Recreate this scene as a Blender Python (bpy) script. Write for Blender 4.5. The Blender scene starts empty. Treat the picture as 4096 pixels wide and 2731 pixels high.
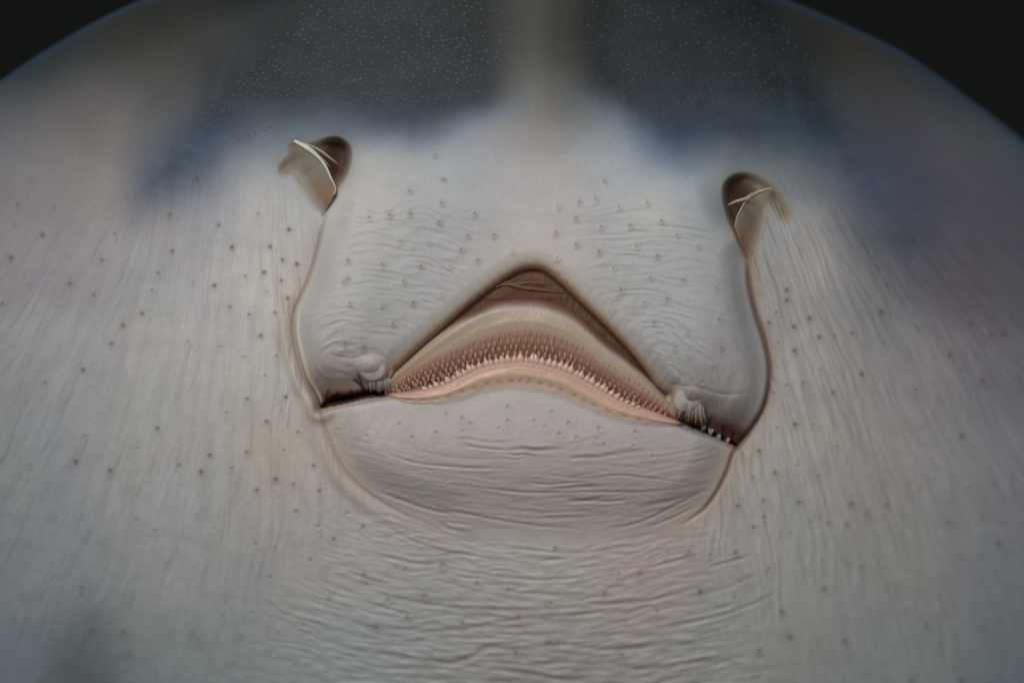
import bpy, math, random
import numpy as np
from mathutils import Vector

# ------------------------------------------------------------------ camera, world, light
K = 0.0003            # metres per plan unit (the frame is 1024 units = 0.31 m wide)
CAMD = 3000.0         # camera distance in plan units (0.9 m)
sc = bpy.context.scene
cam_d = bpy.data.cameras.new("camera"); cam = bpy.data.objects.new("camera", cam_d)
sc.collection.objects.link(cam)
cam.location = (0, -CAMD*K, 0); cam.rotation_euler = (math.radians(90), 0, 0)
cam_d.sensor_width = 36; cam_d.lens = 36*CAMD/1024.0
cam_d.clip_start = 0.01; cam_d.clip_end = 50
cam_d.dof.use_dof = True; cam_d.dof.focus_distance = (CAMD-20)*K; cam_d.dof.aperture_fstop = 2.8
sc.camera = cam
sc.render.resolution_x = 1024; sc.render.resolution_y = 682

w = bpy.data.worlds.new("World"); sc.world = w; w.use_nodes = True
w.node_tree.nodes['Background'].inputs[0].default_value = (0.97, 0.97, 0.98, 1)
w.node_tree.nodes['Background'].inputs[1].default_value = 0.105

def area(name, loc, target, size, power, col):
    l = bpy.data.lights.new(name, 'AREA'); l.shape = 'DISK'; l.size = size; l.energy = power; l.color = col; l.spread = math.radians(46)
    o = bpy.data.objects.new(name, l); sc.collection.objects.link(o); o.location = loc
    o.rotation_euler = (Vector(target)-Vector(loc)).to_track_quat('-Z', 'Y').to_euler()
    return o
area("overhead_lamp", (-0.13, -0.66, 0.33), (-0.006, 0, 0.012), 0.26, 0.265, (1.0, 0.976, 0.942))

sc.view_settings.view_transform = 'Standard'; sc.view_settings.look = 'None'
sc.view_settings.exposure = 0; sc.view_settings.gamma = 1

# ------------------------------------------------------------------ helpers
rng = random.Random(7)
F = 0.43537           # overview reading -> plan units
def P(pts): return np.array([(x*F, y*F) for x, y in pts])
def srgb(c):
    c = np.asarray(c, float)/255.0
    return np.where(c <= .04045, c/12.92, ((c+.055)/1.055)**2.4)
def sm(a, b, x):
    t = np.clip((x-a)/(b-a), 0, 1); return t*t*(3-2*t)
def crom(pts, n=10, closed=False):
    pts = np.asarray(pts, float); out = []; m = len(pts)
    segs = m if closed else m-1
    for i in range(segs):
        if closed: p0, p1, p2, p3 = pts[i-1], pts[i], pts[(i+1) % m], pts[(i+2) % m]
        else: p0, p1, p2, p3 = pts[max(i-1, 0)], pts[i], pts[i+1], pts[min(i+2, m-1)]
        for k in range(n):
            t = k/n
            out.append(.5*((2*p1)+(-p0+p2)*t+(2*p0-5*p1+4*p2-p3)*t*t+(-p0+3*p1-3*p2+p3)*t**3))
    if not closed: out.append(pts[-1])
    return np.array(out)
def resample(c, n):
    d = np.r_[0, np.cumsum(np.linalg.norm(np.diff(c, axis=0), axis=1))]
    s = np.linspace(0, d[-1], n)
    return np.stack([np.interp(s, d, c[:, k]) for k in range(c.shape[1])], 1)
def dist_line(x, y, line, pad=60):
    """distance to a polyline (999 beyond pad) and the side (+ on the left of travel, screen y down)"""
    sh = x.shape; x = x.ravel(); y = y.ravel()
    D = np.full(x.shape, 999.0); S = np.zeros(x.shape); T = np.zeros(x.shape)
    lo = line.min(0)-pad; hi = line.max(0)+pad
    idx = np.nonzero((x > lo[0]) & (x < hi[0]) & (y > lo[1]) & (y < hi[1]))[0]
    px = x[idx]; py = y[idx]; d = np.full(px.shape, 1e9); s = np.zeros(px.shape); tt = np.zeros(px.shape)
    L = 0; n = len(line)-1
    for i in range(n):
        a = line[i]; b = line[i+1]; e = b-a; l2 = (e**2).sum()+1e-12
        t = np.clip(((px-a[0])*e[0]+(py-a[1])*e[1])/l2, 0, 1)
        dx = px-a[0]-t*e[0]; dy = py-a[1]-t*e[1]; q = dx*dx+dy*dy
        m = q < d; d = np.where(m, q, d)
        s = np.where(m, np.sign(e[0]*dy-e[1]*dx), s); tt = np.where(m, (i+t)/n, tt)
    D[idx] = np.minimum(np.sqrt(d), 999); S[idx] = s; T[idx] = tt
    return D.reshape(sh), S.reshape(sh), T.reshape(sh)
def sdf(x, y, poly, pad=60):
    """signed distance, + inside the closed polygon"""
    c = np.vstack([poly, poly[:1]])
    D, _, _ = dist_line(x, y, c, pad)
    ins = np.zeros(x.shape, bool)
    lo = poly.min(0); hi = poly.max(0)
    box = (x > lo[0]) & (x < hi[0]) & (y > lo[1]) & (y < hi[1])
    bx = x[box]; by = y[box]; r = np.zeros(bx.shape, bool)
    for i in range(len(c)-1):
        x0, y0 = c[i]; x1, y1 = c[i+1]
        if y0 == y1: continue
        r ^= ((y0 > by) != (y1 > by)) & (bx < (x1-x0)*(by-y0)/(y1-y0)+x0)
    ins[box] = r
    return np.where(ins, D, -D)
_perm = np.random.RandomState(3).permutation(256); _perm = np.r_[_perm, _perm]
def perlin(x, y, seed=0):
    x = x+seed*17.31; y = y+seed*9.77
    xi = np.floor(x).astype(int); yi = np.floor(y).astype(int); xf = x-xi; yf = y-yi
    xi &= 255; yi &= 255
    u = xf*xf*xf*(xf*(xf*6-15)+10); v = yf*yf*yf*(yf*(yf*6-15)+10)
    def g(ix, iy, dx, dy):
        a = _perm[_perm[ix & 255]+(iy & 255)]*(2*math.pi/256)
        return np.cos(a)*dx+np.sin(a)*dy
    n00 = g(xi, yi, xf, yf); n10 = g(xi+1, yi, xf-1, yf); n01 = g(xi, yi+1, xf, yf-1); n11 = g(xi+1, yi+1, xf-1, yf-1)
    return 1.5*((n00*(1-u)+n10*u)*(1-v)+(n01*(1-u)+n11*u)*v)

# ------------------------------------------------------------------ outlines of the head (plan units)
TOP = crom([(-300, 560), (-240, 400), (-180, 270), (-100, 165), (0, 81), (74, 33), (140, 0), (250, -42), (360, -68), (465, -78),
            (580, -68), (690, -36), (789, 0), (853, 27.5), (905, 53), (957, 89), (1024, 141), (1100, 215), (1180, 310), (1250, 430), (1324, 600)], 12)
def vtop(u): return np.interp(u, TOP[:, 0], TOP[:, 1])

GL = [(752, 480), (735, 545), (715, 620), (690, 680), (676, 715), (673, 760), (682, 810), (700, 868), (722, 905), (735, 937)]
GR = [(1716, 596), (1722, 660), (1735, 720), (1754, 780), (1765, 830), (1765, 880), (1752, 935), (1722, 985), (1692, 1022)]
ARCH = [(905, 848), (945, 808), (990, 768), (1050, 716), (1110, 668), (1160, 633), (1205, 612), (1250, 614), (1292, 645), (1342, 692), (1400, 748), (1450, 800), (1490, 850), (1515, 888), (1540, 905)]
LIPTOP = [(735, 937), (790, 925), (850, 911), (900, 904), (950, 898), (1010, 882), (1060, 859), (1100, 840), (1150, 828), (1200, 824), (1250, 831), (1300, 846),
          (1350, 871), (1400, 901), (1450, 926), (1500, 945), (1560, 967), (1620, 992), (1692, 1024)]
LOWL = [(737, 940), (748, 985), (765, 1030), (795, 1085), (850, 1135), (930, 1180), (1010, 1207)]
LOWR = [(1690, 1024), (1680, 1050), (1668, 1085), (1645, 1130), (1610, 1175), (1550, 1212)]
gl = crom(P(GL)); gr = crom(P(GR)); arch = crom(P(ARCH)); liptop = crom(P(LIPTOP)); lowl = crom(P(LOWL)); lowr = crom(P(LOWR))
# nasal curtain: pad between the grooves, above the mouth
CORNL = [(905, 848), (896, 868), (885, 882), (845, 890), (800, 900), (765, 905), (737, 928)]
CORNR = [(1690, 1016), (1660, 1000), (1620, 982), (1580, 968), (1545, 955), (1530, 935), (1530, 915), (1540, 905)]
curtain = np.vstack([gl[:-1], crom(P(CORNL[::-1]))[:-1], arch[:-1], crom(P(CORNR[::-1]))[:-1], gr[::-1][:-1],
                     P([(1690, 520), (1660, 440), (1640, 340), (1560, 300), (1250, 290), (950, 290), (820, 300), (800, 370), (770, 440)])])
mouth = np.vstack([crom(P(CORNL[::-1]))[:-1], arch[:-1], crom(P(CORNR[::-1]))[:-1], liptop[::-1][:-1]])
chin = np.vstack([liptop[:-1], lowr[:-1], P([(1550, 1212), (1400, 1240), (1250, 1250), (1100, 1235)]), lowl[::-1][:-1]])
NOSL = crom(P([(650, 372), (690, 340), (722, 328), (752, 318), (778, 318), (800, 335), (803, 362), (793, 400), (768, 438), (755, 462), (745, 482), (728, 470), (706, 440), (690, 415), (672, 392), (655, 398), (643, 392)]), 6, True)
NOSR = crom(P([(1664, 425), (1682, 405), (1712, 398), (1745, 408), (1772, 428), (1795, 455), (1812, 492), (1800, 500), (1780, 478), (1762, 468), (1752, 505), (1738, 550), (1720, 598), (1702, 570), (1688, 530), (1674, 498), (1663, 455)]), 6, True)

# ------------------------------------------------------------------ pores read off the skin
PO = []
def addp(lst, ox, oy, s, size, dark):
    for x, y in lst:
        p = ((ox+x/s)/4.0, (oy+y/s)/4.0)
        if all((p[0]-q[0])**2+(p[1]-q[1])**2 > 14 for q in PO): PO.append((p[0], p[1], size, dark))
addp([(452,411),(593,491),(503,517),(390,493),(263,537),(98,539),(34,517),(533,568),(620,566),(396,576),(234,598),(25,592),(649,597),(682,606),(363,627),(564,634),(607,625),(664,527),(443,649),(493,656),(161,651),(215,678),(349,666),(67,654),(614,671),(661,684),(646,644),(326,719),(528,706),(572,722),(632,718),(283,748),(256,789),(432,785),(507,797),(599,771),(562,820),(191,849),(104,878),(635,817),(609,863),(569,916),(656,912),(520,948),(613,968),(685,992),(362,983),(196,1000),(652,1034),(566,1038),(482,1045),(462,1083),(532,1075),(720,1069),(633,1100),(674,1112),(590,1125),(411,1068),(316,1028),(253,1080),(174,1060),(68,1068),(6,698)], 0, 0, .57422, 1.0, 1.0)
addp([(1019,412),(941,438),(1014,466),(848,498),(896,493),(942,490),(1009,510),(1090,490),(1075,541),(1135,539),(919,553),(985,557),(1060,573),(799,597),(877,607),(967,611),(1034,610),(1098,597),(799,640),(790,648),(927,646),(804,696),(877,699),(949,695),(1015,675),(903,743),(793,789),(835,795),(1177,575),(999,355)], 0, 0, .57422, 1.1, .9)
addp([(285,800),(805,803),(1045,770),(460,760),(680,590),(605,735),(650,975),(900,962),(1170,925),(1300,1045),(1480,1138),(435,900),(265,1025),(440,1130),(635,1190),(955,1145),(1135,1225),(755,1330),(280,1240),(820,1510),(1075,1412),(1355,1430),(1635,1500)], 2100, 450, 2.138, 1.15, .8)
addp([(1015,232),(1215,200),(1660,380),(1105,405),(1395,490),(1285,615),(1680,620),(1610,755),(1520,912)], 2100, 1100, 2.138, 1.1, .8)
addp([(325,125),(325,215),(240,318),(172,408),(385,440),(522,370),(602,528),(735,520),(882,497),(1130,315),(1450,460),(1155,580),(1720,683),(255,578),(392,645),(618,808),(967,845),(1238,890),(1430,978),(325,943),(468,925),(722,1003),(210,1010),(1580,1173),(1612,1070),(1995,900),(2325,910),(245,1308),(397,1275),(555,1285),(755,1467),(1820,1370),(85,1503),(2175,505),(1898,418),(2070,512),(1180,85)], 2996, 1100, 2.138, 1.05, .95)
addp([(930,98),(790,143),(650,172),(1063,163),(683,10),(555,350),(715,318),(940,328),(1268,340),(1490,347),(1365,402),(1705,243),(2005,245),(2090,418),(1875,455),(2197,587),(720,420),(655,483),(883,517),(1008,452),(1122,457),(1240,468),(540,645),(380,660),(745,748),(1440,705),(1100,872),(830,1013),(1325,740),(1550,855),(320,890),(535,920),(880,1172),(1225,1200),(690,1262),(1000,1300),(650,1385),(1365,1400),(1645,1445),(1960,1442),(1740,1105),(2085,1112),(45,1015),(245,640),(110,643)], 2600, 1800, 1.572, 1.1, .85)
addp([(205,105),(503,90),(743,145),(1200,105),(1355,145),(1415,35),(1560,120),(1660,18),(1730,262),(1440,528),(1725,630),(1820,855),(550,928),(625,1215),(830,1220),(1505,1108),(1695,1095),(920,465),(1045,540)], 0, 1800, 1.6845, 1.2, .6)
addp([(555,325),(270,320),(370,400),(135,225),(225,530),(560,625),(340,780),(710,780),(940,760),(820,590),(1050,560),(180,940),(635,955),(830,890),(1175,930),(125,1195),(1465,720),(1735,800),(2070,740),(1270,680),(2160,620),(2290,620),(1760,460),(1530,890),(1720,1050),(1510,1115),(2180,1130),(455,235),(120,50),(280,100)], 1100, 1900, 1.568, 1.5, .5)
addp([(1680,1190),(1815,1220),(1885,1265),(1590,1345),(1820,1335),(1280,1270),(995,1375),(1390,1385),(2205,1125),(2205,1245),(2130,1310),(740,1320)], 1000, 1100, 2.138, 1.2, .35)
addp([(235,1170),(80,1245),(175,1290),(295,1355),(375,1260),(440,1390),(620,1400),(680,1450),(635,1305),(945,1340),(930,1460),(1095,1545)], 2100, 1100, 2.138, 1.3, .35)
addp([(210,1207),(90,1275),(120,1375),(365,1400),(180,1300),(885,1497),(1140,1445),(1045,1307)], 0, 0, 1.68, .9, .5)
PO = PO[:295]

# ------------------------------------------------------------------ relief of the skin (units towards the viewer)
def pores_relief(u, v):
    a = np.zeros(u.shape); flat = a.ravel(); uf = u.ravel(); vf = v.ravel()
    order = np.argsort(uf); us = uf[order]
    for x, y, s, d in PO:
        i0, i1 = np.searchsorted(us, [x-9, x+9]); ii = order[i0:i1]
        ii = ii[np.abs(vf[ii]-y) < 9]
        r = np.hypot(uf[ii]-x, vf[ii]-y)/s
        # a little volcano: raised collar below, hole in the middle
        cu = 300 < x < 740 and y < 370
        rb_ = np.hypot(uf[ii]-x, vf[ii]-y-1.2)/s
        flat[ii] += (1.5 if cu else .5)*np.exp(-(rb_/(2.6 if cu else 3.6))**2)-(1.3 if cu else 1.7)*np.exp(-(r/1.2)**2)
    return flat.reshape(u.shape)
def wr(phi, s, f, g, seed):
    """wrinkles: narrow furrows running along s, spaced 1/f across phi"""
    w0 = perlin(phi*f*.35, s*g*.7, seed+5)*.9
    n = perlin(phi*f+w0, s*g, seed); n2 = perlin(phi*f*2.1+w0, s*g*1.6, seed+11)
    a = -np.abs(n)*1.3+.35; a2 = n2*.45
    return a+a2
def relief(u, v, parts=None):
    du = (u-505)/520.0; dv = (v-330)/345.0
    h = -70*np.clip(np.abs(du), 0, 2)**2.1*np.where(du > 0, 1.6, .6)
    h += -82*np.clip(dv, 0, 3)**1.8 - 26*np.clip(-dv, 0, 3)**2
    e = (v-vtop(u))
    slope = np.interp(u, TOP[:, 0], np.gradient(TOP[:, 1], TOP[:, 0])); d = e/np.sqrt(1+slope**2)
    R = 60.0; q = np.clip(1-d/R, 0, 1); h += -R*.8*(1-np.sqrt(np.clip(1-q*q, 0, 1)))
    # rostral ridge, hollows of the snout
    top = sm(150, 40, v)
    h += 9*np.exp(-((u-545)/38)**2)*sm(190, 90, v)
    # swelling of cheeks, chin and belly
    h += 10*np.exp(-(((u-230)/90)**2+((v-330)/170)**2))
    h += 8*np.exp(-(((u-800)/70)**2+((v-330)/200)**2))
    C = sdf(u, v, curtain, 90); M = sdf(u, v, mouth, 60)
    DL, SL, TL = dist_line(u, v, gl, 70); DR, SR, TR = dist_line(u, v, gr, 70)
    Dgr = np.minimum(DL, DR)
    up = sm(150, 215, v)
    DA, _, TA = dist_line(u, v, arch, 60)
    pad = np.minimum(sm(-1, 30, np.minimum(Dgr, 99)), .8+.2*sm(0, 17, np.minimum(DA, 99)))*14*up*((C > 0) | (M > 0))*(1-(1-sm(0, 28, C))*sm(250, 212, v))
    lobes = 20*np.exp(-(((u-348)/44)**2+((v-312)/56)**2))+20*np.exp(-(((u-706)/46)**2+((v-338)/66)**2))
    h += (pad+lobes*sm(0, 20, C))
    # the groove each side: curtain rolls into a crease, cheek rises beyond
    h += -((2.0+2.5*sm(.45, .7, TL))*np.exp(-(DL/1.6)**2)+2.2*np.exp(-(DL/6.0)**2))*sm(0, .12, TL) - 6*np.exp(-(DR/2.2)**2)*sm(0, .1, TR)
    h += -7*np.exp(-np.clip(DR, 0, 99)/9.0)*(C < 0)*sm(0, .2, TR)*(TR < 1)
    h += 5*np.exp(-((DL-9)/6.0)**2)*(C < 0)*sm(.25, .5, TL)
    h += 2.2*np.exp(-((DL-4.2)/1.6)**2)*(C > 0)*sm(.38, .5, TL)     # thin rim of the curtain
    # the lip corners round under
    for cx, cy, wx, x0 in ((357, 395, 44, 0), (700, 425, 48, 1)):
        line = (395 if x0 == 0 else 398+(u-650)*.42)
        under = (.35*sm(line-56, line, v)+.65*sm(line-34, line+8, v))*sm(wx+18, wx*.6, np.abs(u-cx))*sm(-3, 3, np.maximum(C, M)+3)
        h += -17*under
    # knobs at the lip corners + fold over them
    h += 7.5*np.exp(-(((u-372)/15)**2+((v-369)/12)**2)**1.5)*sm(-2, 4, C)
    h += 7.5*np.exp(-(((u-688)/15)**2+((v-398)/12)**2)**1.5)*sm(-2, 4, C)
    for ln in SLITS:
        Dc, _, Tc = dist_line(u, v, ln, 10); h += -3.5*np.exp(-(Dc/1.3)**2)*sm(1.02, .5, Tc)
    f1 = crom(P([(745, 808), (800, 822), (850, 812), (885, 822), (900, 850)])); f2 = crom(P([(1535, 880), (1565, 885), (1600, 888), (1660, 905), (1725, 900)]))
    for f in (f1, f2):
        Df, _, Tf = dist_line(u, v, f, 30)
        h += (-.9*np.exp(-(Df/1.6)**2)+.2*np.exp(-((Df-5)/3)**2))*sm(0, .2, Tf)*sm(1, .85, Tf)
    # chin pad
    Ch = sdf(u, v, chin, 90)
    DG = np.minimum(dist_line(u, v, lowl, 70)[0], dist_line(u, v, lowr, 70)[0])
    h += 14*np.minimum(sm(0, 42, np.minimum(DG, 99)), sm(0, 9, np.minimum(dist_line(u, v, liptop, 40)[0], 99))*.5+.5)*(Ch > 0)*sm(545, 470, v)+0*Ch
    h += 9*np.exp(-(((u-528)/185)**4+((v-446)/40)**2))*sm(-1, 26, np.minimum(DG, 99)*(Ch > 0))*sm(0, 12, np.minimum(dist_line(u, v, liptop, 40)[0], 99)*(Ch > 0)+0)
    DLl, _, T1 = dist_line(u, v, lowl, 60); DLr, _, T2 = dist_line(u, v, lowr, 60)
    h += -2.5*np.exp(-(DLl/2.0)**2)*sm(1.0, .6, T1) - 5*np.exp(-(DLr/1.8)**2)*sm(1.0, .7, T2)
    h += 4*np.exp(-((DLl-10)/7)**2)*(Ch < 0)*sm(1.0, .5, T1)
    DJ, _, TJ = dist_line(u, v, liptop, 60)
    h += -2*np.exp(-((DJ-26)/10)**2)*(Ch > 0)*sm(.2, .4, TJ)*sm(.8, .65, TJ)      # dip under the gum
    # rim of the upper lip rolls in
    DA, _, TA = dist_line(u, v, arch, 60)
    h += -4*np.where(M > 0, 1, np.exp(-(DA/3.6)**1.2)*(C > 0))
    # flow of the wrinkles
    ul, vl, ur, vr_ = 260., -170., 650., -90.
    wv_ = 2.2*perlin(u*.03, v*.022, 121)+1.0*perlin(u*.09, v*.06, 122)
    pl = np.arctan2(u-ul, v-vl)*480+wv_; sl = np.hypot(u-ul, v-vl)
    pr = np.arctan2(u-ur, v-vr_)*430+wv_; sr = np.hypot(u-ur, v-vr_)
    xb = (u-525); yb = (v-300)
    rb = np.sqrt((xb*.62)**2+np.clip(yb, -50, 900)**2); sb = np.arctan2(xb, np.maximum(yb, 1))*330
    side = sm(.0, 1.0, (np.abs(u-525)-150)/120.0-(v-480)/190.0*np.where(u < 525, 1.25, .8)+.55)
    fade_snout = sm(150, 235, v+np.clip(np.abs(u-500)-300, 0, 200)*-.35)
    outl = (1-sm(-6, 2, C))*(1-sm(-8, 2, Ch))
    WL = wr(pl, sl, .145, .013, 1)*(u < 525); WR = wr(pr, sr, .145, .013, 2)*(u >= 525)
    WB = wr(rb+2.5*np.sin(u*.03)+3*perlin(u*.02, v*.03, 66), sb, .14, .022, 3)*1.3 + .5*perlin(u*.05, v*.12, 31)
    rough = 1+1.2*sm(560, 660, v)*sm(330, 150, np.abs(u-560))
    h += outl*fade_snout*(side*(WL+WR)*1.85+(1-side)*WB*.6*rough)
    h += .3*perlin(u*.09, v*.12, 8)*fade_snout*outl*rough*(1-.7*side)
    h += .55*perlin(u*.035, (rb+2*wv_)*.30, 130)*sm(470, 540, v)*(1-side)*outl+.35*perlin(u*.03, (v+2*wv_)*.32, 131)*sm(4, 18, Ch)*sm(430, 470, v)
    # curtain wrinkles follow the lobes
    cl = np.hypot((u-355)*.55, (v-360)); cr = np.hypot((u-640)*.75, (v-395))
    WC = np.where(u < 525, wr(cl, u*.9+v*.2, .13, .035, 12), wr(cr, np.arctan2(v-395, u-640)*100, .13, .03, 13))
    ctr = sm(25, 100, np.abs(u-528))
    h += WC*1.05*sm(2, 26, C)*sm(165, 215, v)*ctr*sm(2, 20, DA)
    # short folds converging on the mouth rim
    h += .9*perlin((u+v*.55)*.16, v*.05, 17)*np.exp(-((DA-12)/12)**2)*(C > 0)*sm(.55, .8, TA)
    # chin wrinkles
    cc = DJ+np.clip(v-430, 0, 200)*.55+((u-525)/160)**2*10
    h += wr(v+((u-530)/150)**2*16, u, .115, .016, 22)*.6*sm(4, 18, Ch)*sm(435, 475, v+((u-530)/150)**2*16)
    h += .8*perlin((u-530)*.1/(1+(v-400)*.004), v*.02, 29)*sm(4, 14, Ch)*np.exp(-((v-435-((u-530)/200)**2*-10)/22)**2)*sm(60, 130, np.abs(u-530))
    for (a, b, dpt, wd) in CREASE:
        pass
    for ln, dpt, wd in crease_lines:
        Dc, _, Tc = dist_line(u, v, ln, 12)
        dpt = dpt*.6; wd = wd*.85; h += (-dpt*np.exp(-(Dc/wd)**2)+dpt*.35*np.exp(-((Dc-2.2*wd)/wd)**2))*sm(0, .3, Tc)*sm(1, .7, Tc)
    # nostril pits
    for poly in (NOSL, NOSR):
        N = sdf(u, v, poly, 30)
        cx, cy = (785*F, 370*F) if poly is NOSL else (1690*F, 480*F)
        hole = .22+.78*np.exp(-(((u-cx)/18)**2+((v-cy)/34)**2)**1.5)
        h += (-30*sm(-3, 7, N)-2*np.exp(-((N+2)/7.0)**2))*hole
    # the mouth cavity
    inner = sm(-1.5, 7.0, M)
    corner = sm(392, 402, u)*sm(668, 655, u)
    fr_ = np.minimum(DA, 99)/(np.minimum(DA, 99)+np.minimum(DJ, 99)+1e-3)
    h = h - inner*(10+15*fr_+3*sm(410, 392, u)+3*sm(650, 668, u))
    h += pores_relief(u, v)*(M < -2)
    return h, dict(C=C, Ch=Ch, M=M, DA=DA, TA=TA, DL=DL, DR=DR, TL=TL, TR=TR, DLl=DLl, DLr=DLr, T2=T2, T1=T1, DJ=DJ, TJ=TJ, e=d)
CREASE = []
SLITS = [crom(P(c), 4) for c in [[(750, 922), (752, 908), (757, 892)], [(772, 920), (774, 905), (776, 897)], [(790, 918), (792, 908), (794, 903)], [(808, 916), (806, 902), (804, 893)],
    [(845, 908), (834, 890), (826, 868), (820, 848)], [(815, 872), (826, 882), (840, 896)], [(1660, 1004), (1662, 988), (1666, 972)], [(1626, 985), (1631, 968), (1638, 952)],
    [(1562, 972), (1570, 962), (1578, 950)], [(1590, 978), (1598, 966), (1604, 952)], [(1680, 1010), (1684, 1000), (1686, 992)]]]
_r = np.random.RandomState(5)
crease_lines = [(crom(P(c)), dp, wd) for c, dp, wd in [
    ([(880, 1040), (960, 1062), (1060, 1072), (1170, 1076)], 1.6, 1.6),
    ([(850, 1120), (930, 1150), (1000, 1172), (1060, 1180)], 2.2, 1.9),
    ([(985, 1160), (1040, 1172), (1130, 1190), (1250, 1208), (1330, 1212)], 1.6, 1.7),
    ([(1010, 1105), (1110, 1120), (1220, 1130), (1360, 1128), (1480, 1128), (1620, 1112)], 1.4, 1.5),
    ([(1240, 1085), (1330, 1098), (1420, 1090), (1500, 1098), (1600, 1110)], 1.1, 1.4),
    ([(1300, 1145), (1390, 1150), (1450, 1146)], 1.8, 1.7),
    ([(1390, 1215), (1440, 1206), (1490, 1190), (1560, 1155), (1630, 1120)], 1.8, 1.6),
    ([(1480, 1212), (1540, 1190), (1600, 1160)], 1.6, 1.4),
    ([(1250, 1012), (1290, 1020), (1350, 1008), (1420, 985)], .5, 1.6),
    ([(900, 990), (960, 1030), (1050, 1050), (1180, 1052), (1260, 1040), (1330, 1030)], .5, 1.5),
    ([(1040, 1000), (1080, 1022), (1150, 1032), (1230, 1025)], .5, 1.4),
    ([(1000, 1195), (1040, 1215), (1090, 1222)], 1.9, 2.0),
    ([(1100, 1245), (1220, 1262), (1330, 1268), (1430, 1255), (1520, 1240)], 1.3, 1.7),
    ([(880, 1205), (960, 1245), (1060, 1270), (1180, 1290)], 1.3, 1.7),
    ([(1060, 1310), (1160, 1325), (1260, 1330), (1380, 1318)], 1.5, 1.8),
    ([(900, 1370), (1010, 1390), (1110, 1398), (1230, 1400), (1330, 1392)], 1.8, 2.2),
    ([(820, 1430), (960, 1448), (1080, 1440), (1200, 1420), (1320, 1425)], 2.0, 2.4),
    ([(1180, 1470), (1300, 1480), (1420, 1490), (1560, 1470)], 2.0, 2.2),
    ([(760, 1490), (900, 1505), (1040, 1520), (1130, 1485), (1220, 1482)], 2.4, 2.6),
    ([(1120, 1530), (1200, 1545), (1300, 1560), (1400, 1550)], 3.0, 3.0),
    ([(1380, 1520), (1480, 1535), (1600, 1520), (1700, 1505)], 2.0, 2.4),
    ([(1290, 1370), (1380, 1385), (1470, 1380), (1560, 1360), (1650, 1330)], 1.7, 2.0),
    ([(1450, 1310), (1540, 1290), (1600, 1270)], 1.4, 1.6),
    ([(1480, 1440), (1600, 1425), (1720, 1390), (1800, 1350)], 1.6, 1.9),
    ([(560, 1330), (640, 1400), (740, 1440), (850, 1460)], .6, 2.2),
    ([(420, 1430), (470, 1500), (520, 1570)], .3, 2.4),
    ([(300, 1500), (350, 1545), (380, 1600)], .3, 2.6),
    ([(1745, 560), (1780, 640), (1795, 720), (1800, 800)], .9, 3.0),
    ([(620, 560), (640, 700), (640, 820), (640, 930), (690, 1010)], .7, 3.0),
]]
for i in range(60):                     # scattered short puckers on chin and throat
    x = _r.uniform(800, 1750); y = _r.uniform(1260, 1620) if i % 4 else _r.uniform(1010, 1230)
    L = _r.uniform(25, 110); tilt = (x-1220)/620*-.42+_r.uniform(-.12, .12)
    if y < 1240: x = 900+(x-800)*.7
    c = [(x+t*L, y-.00033*((x+t*L-1230)**2-(x-1230)**2)+t*L*_r.uniform(-.06, .06)+_r.uniform(-2, 2)) for t in (-1, -.4, .2, 1)]
    crease_lines.append((crom(P(c)), _r.uniform(.7, 2.0), _r.uniform(1.3, 2.3)))

def world(u, v, h):
    k = 1-h/CAMD
    return np.stack([(u-512)*k*K, -h*K, (341-v)*k*K], -1)

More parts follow.
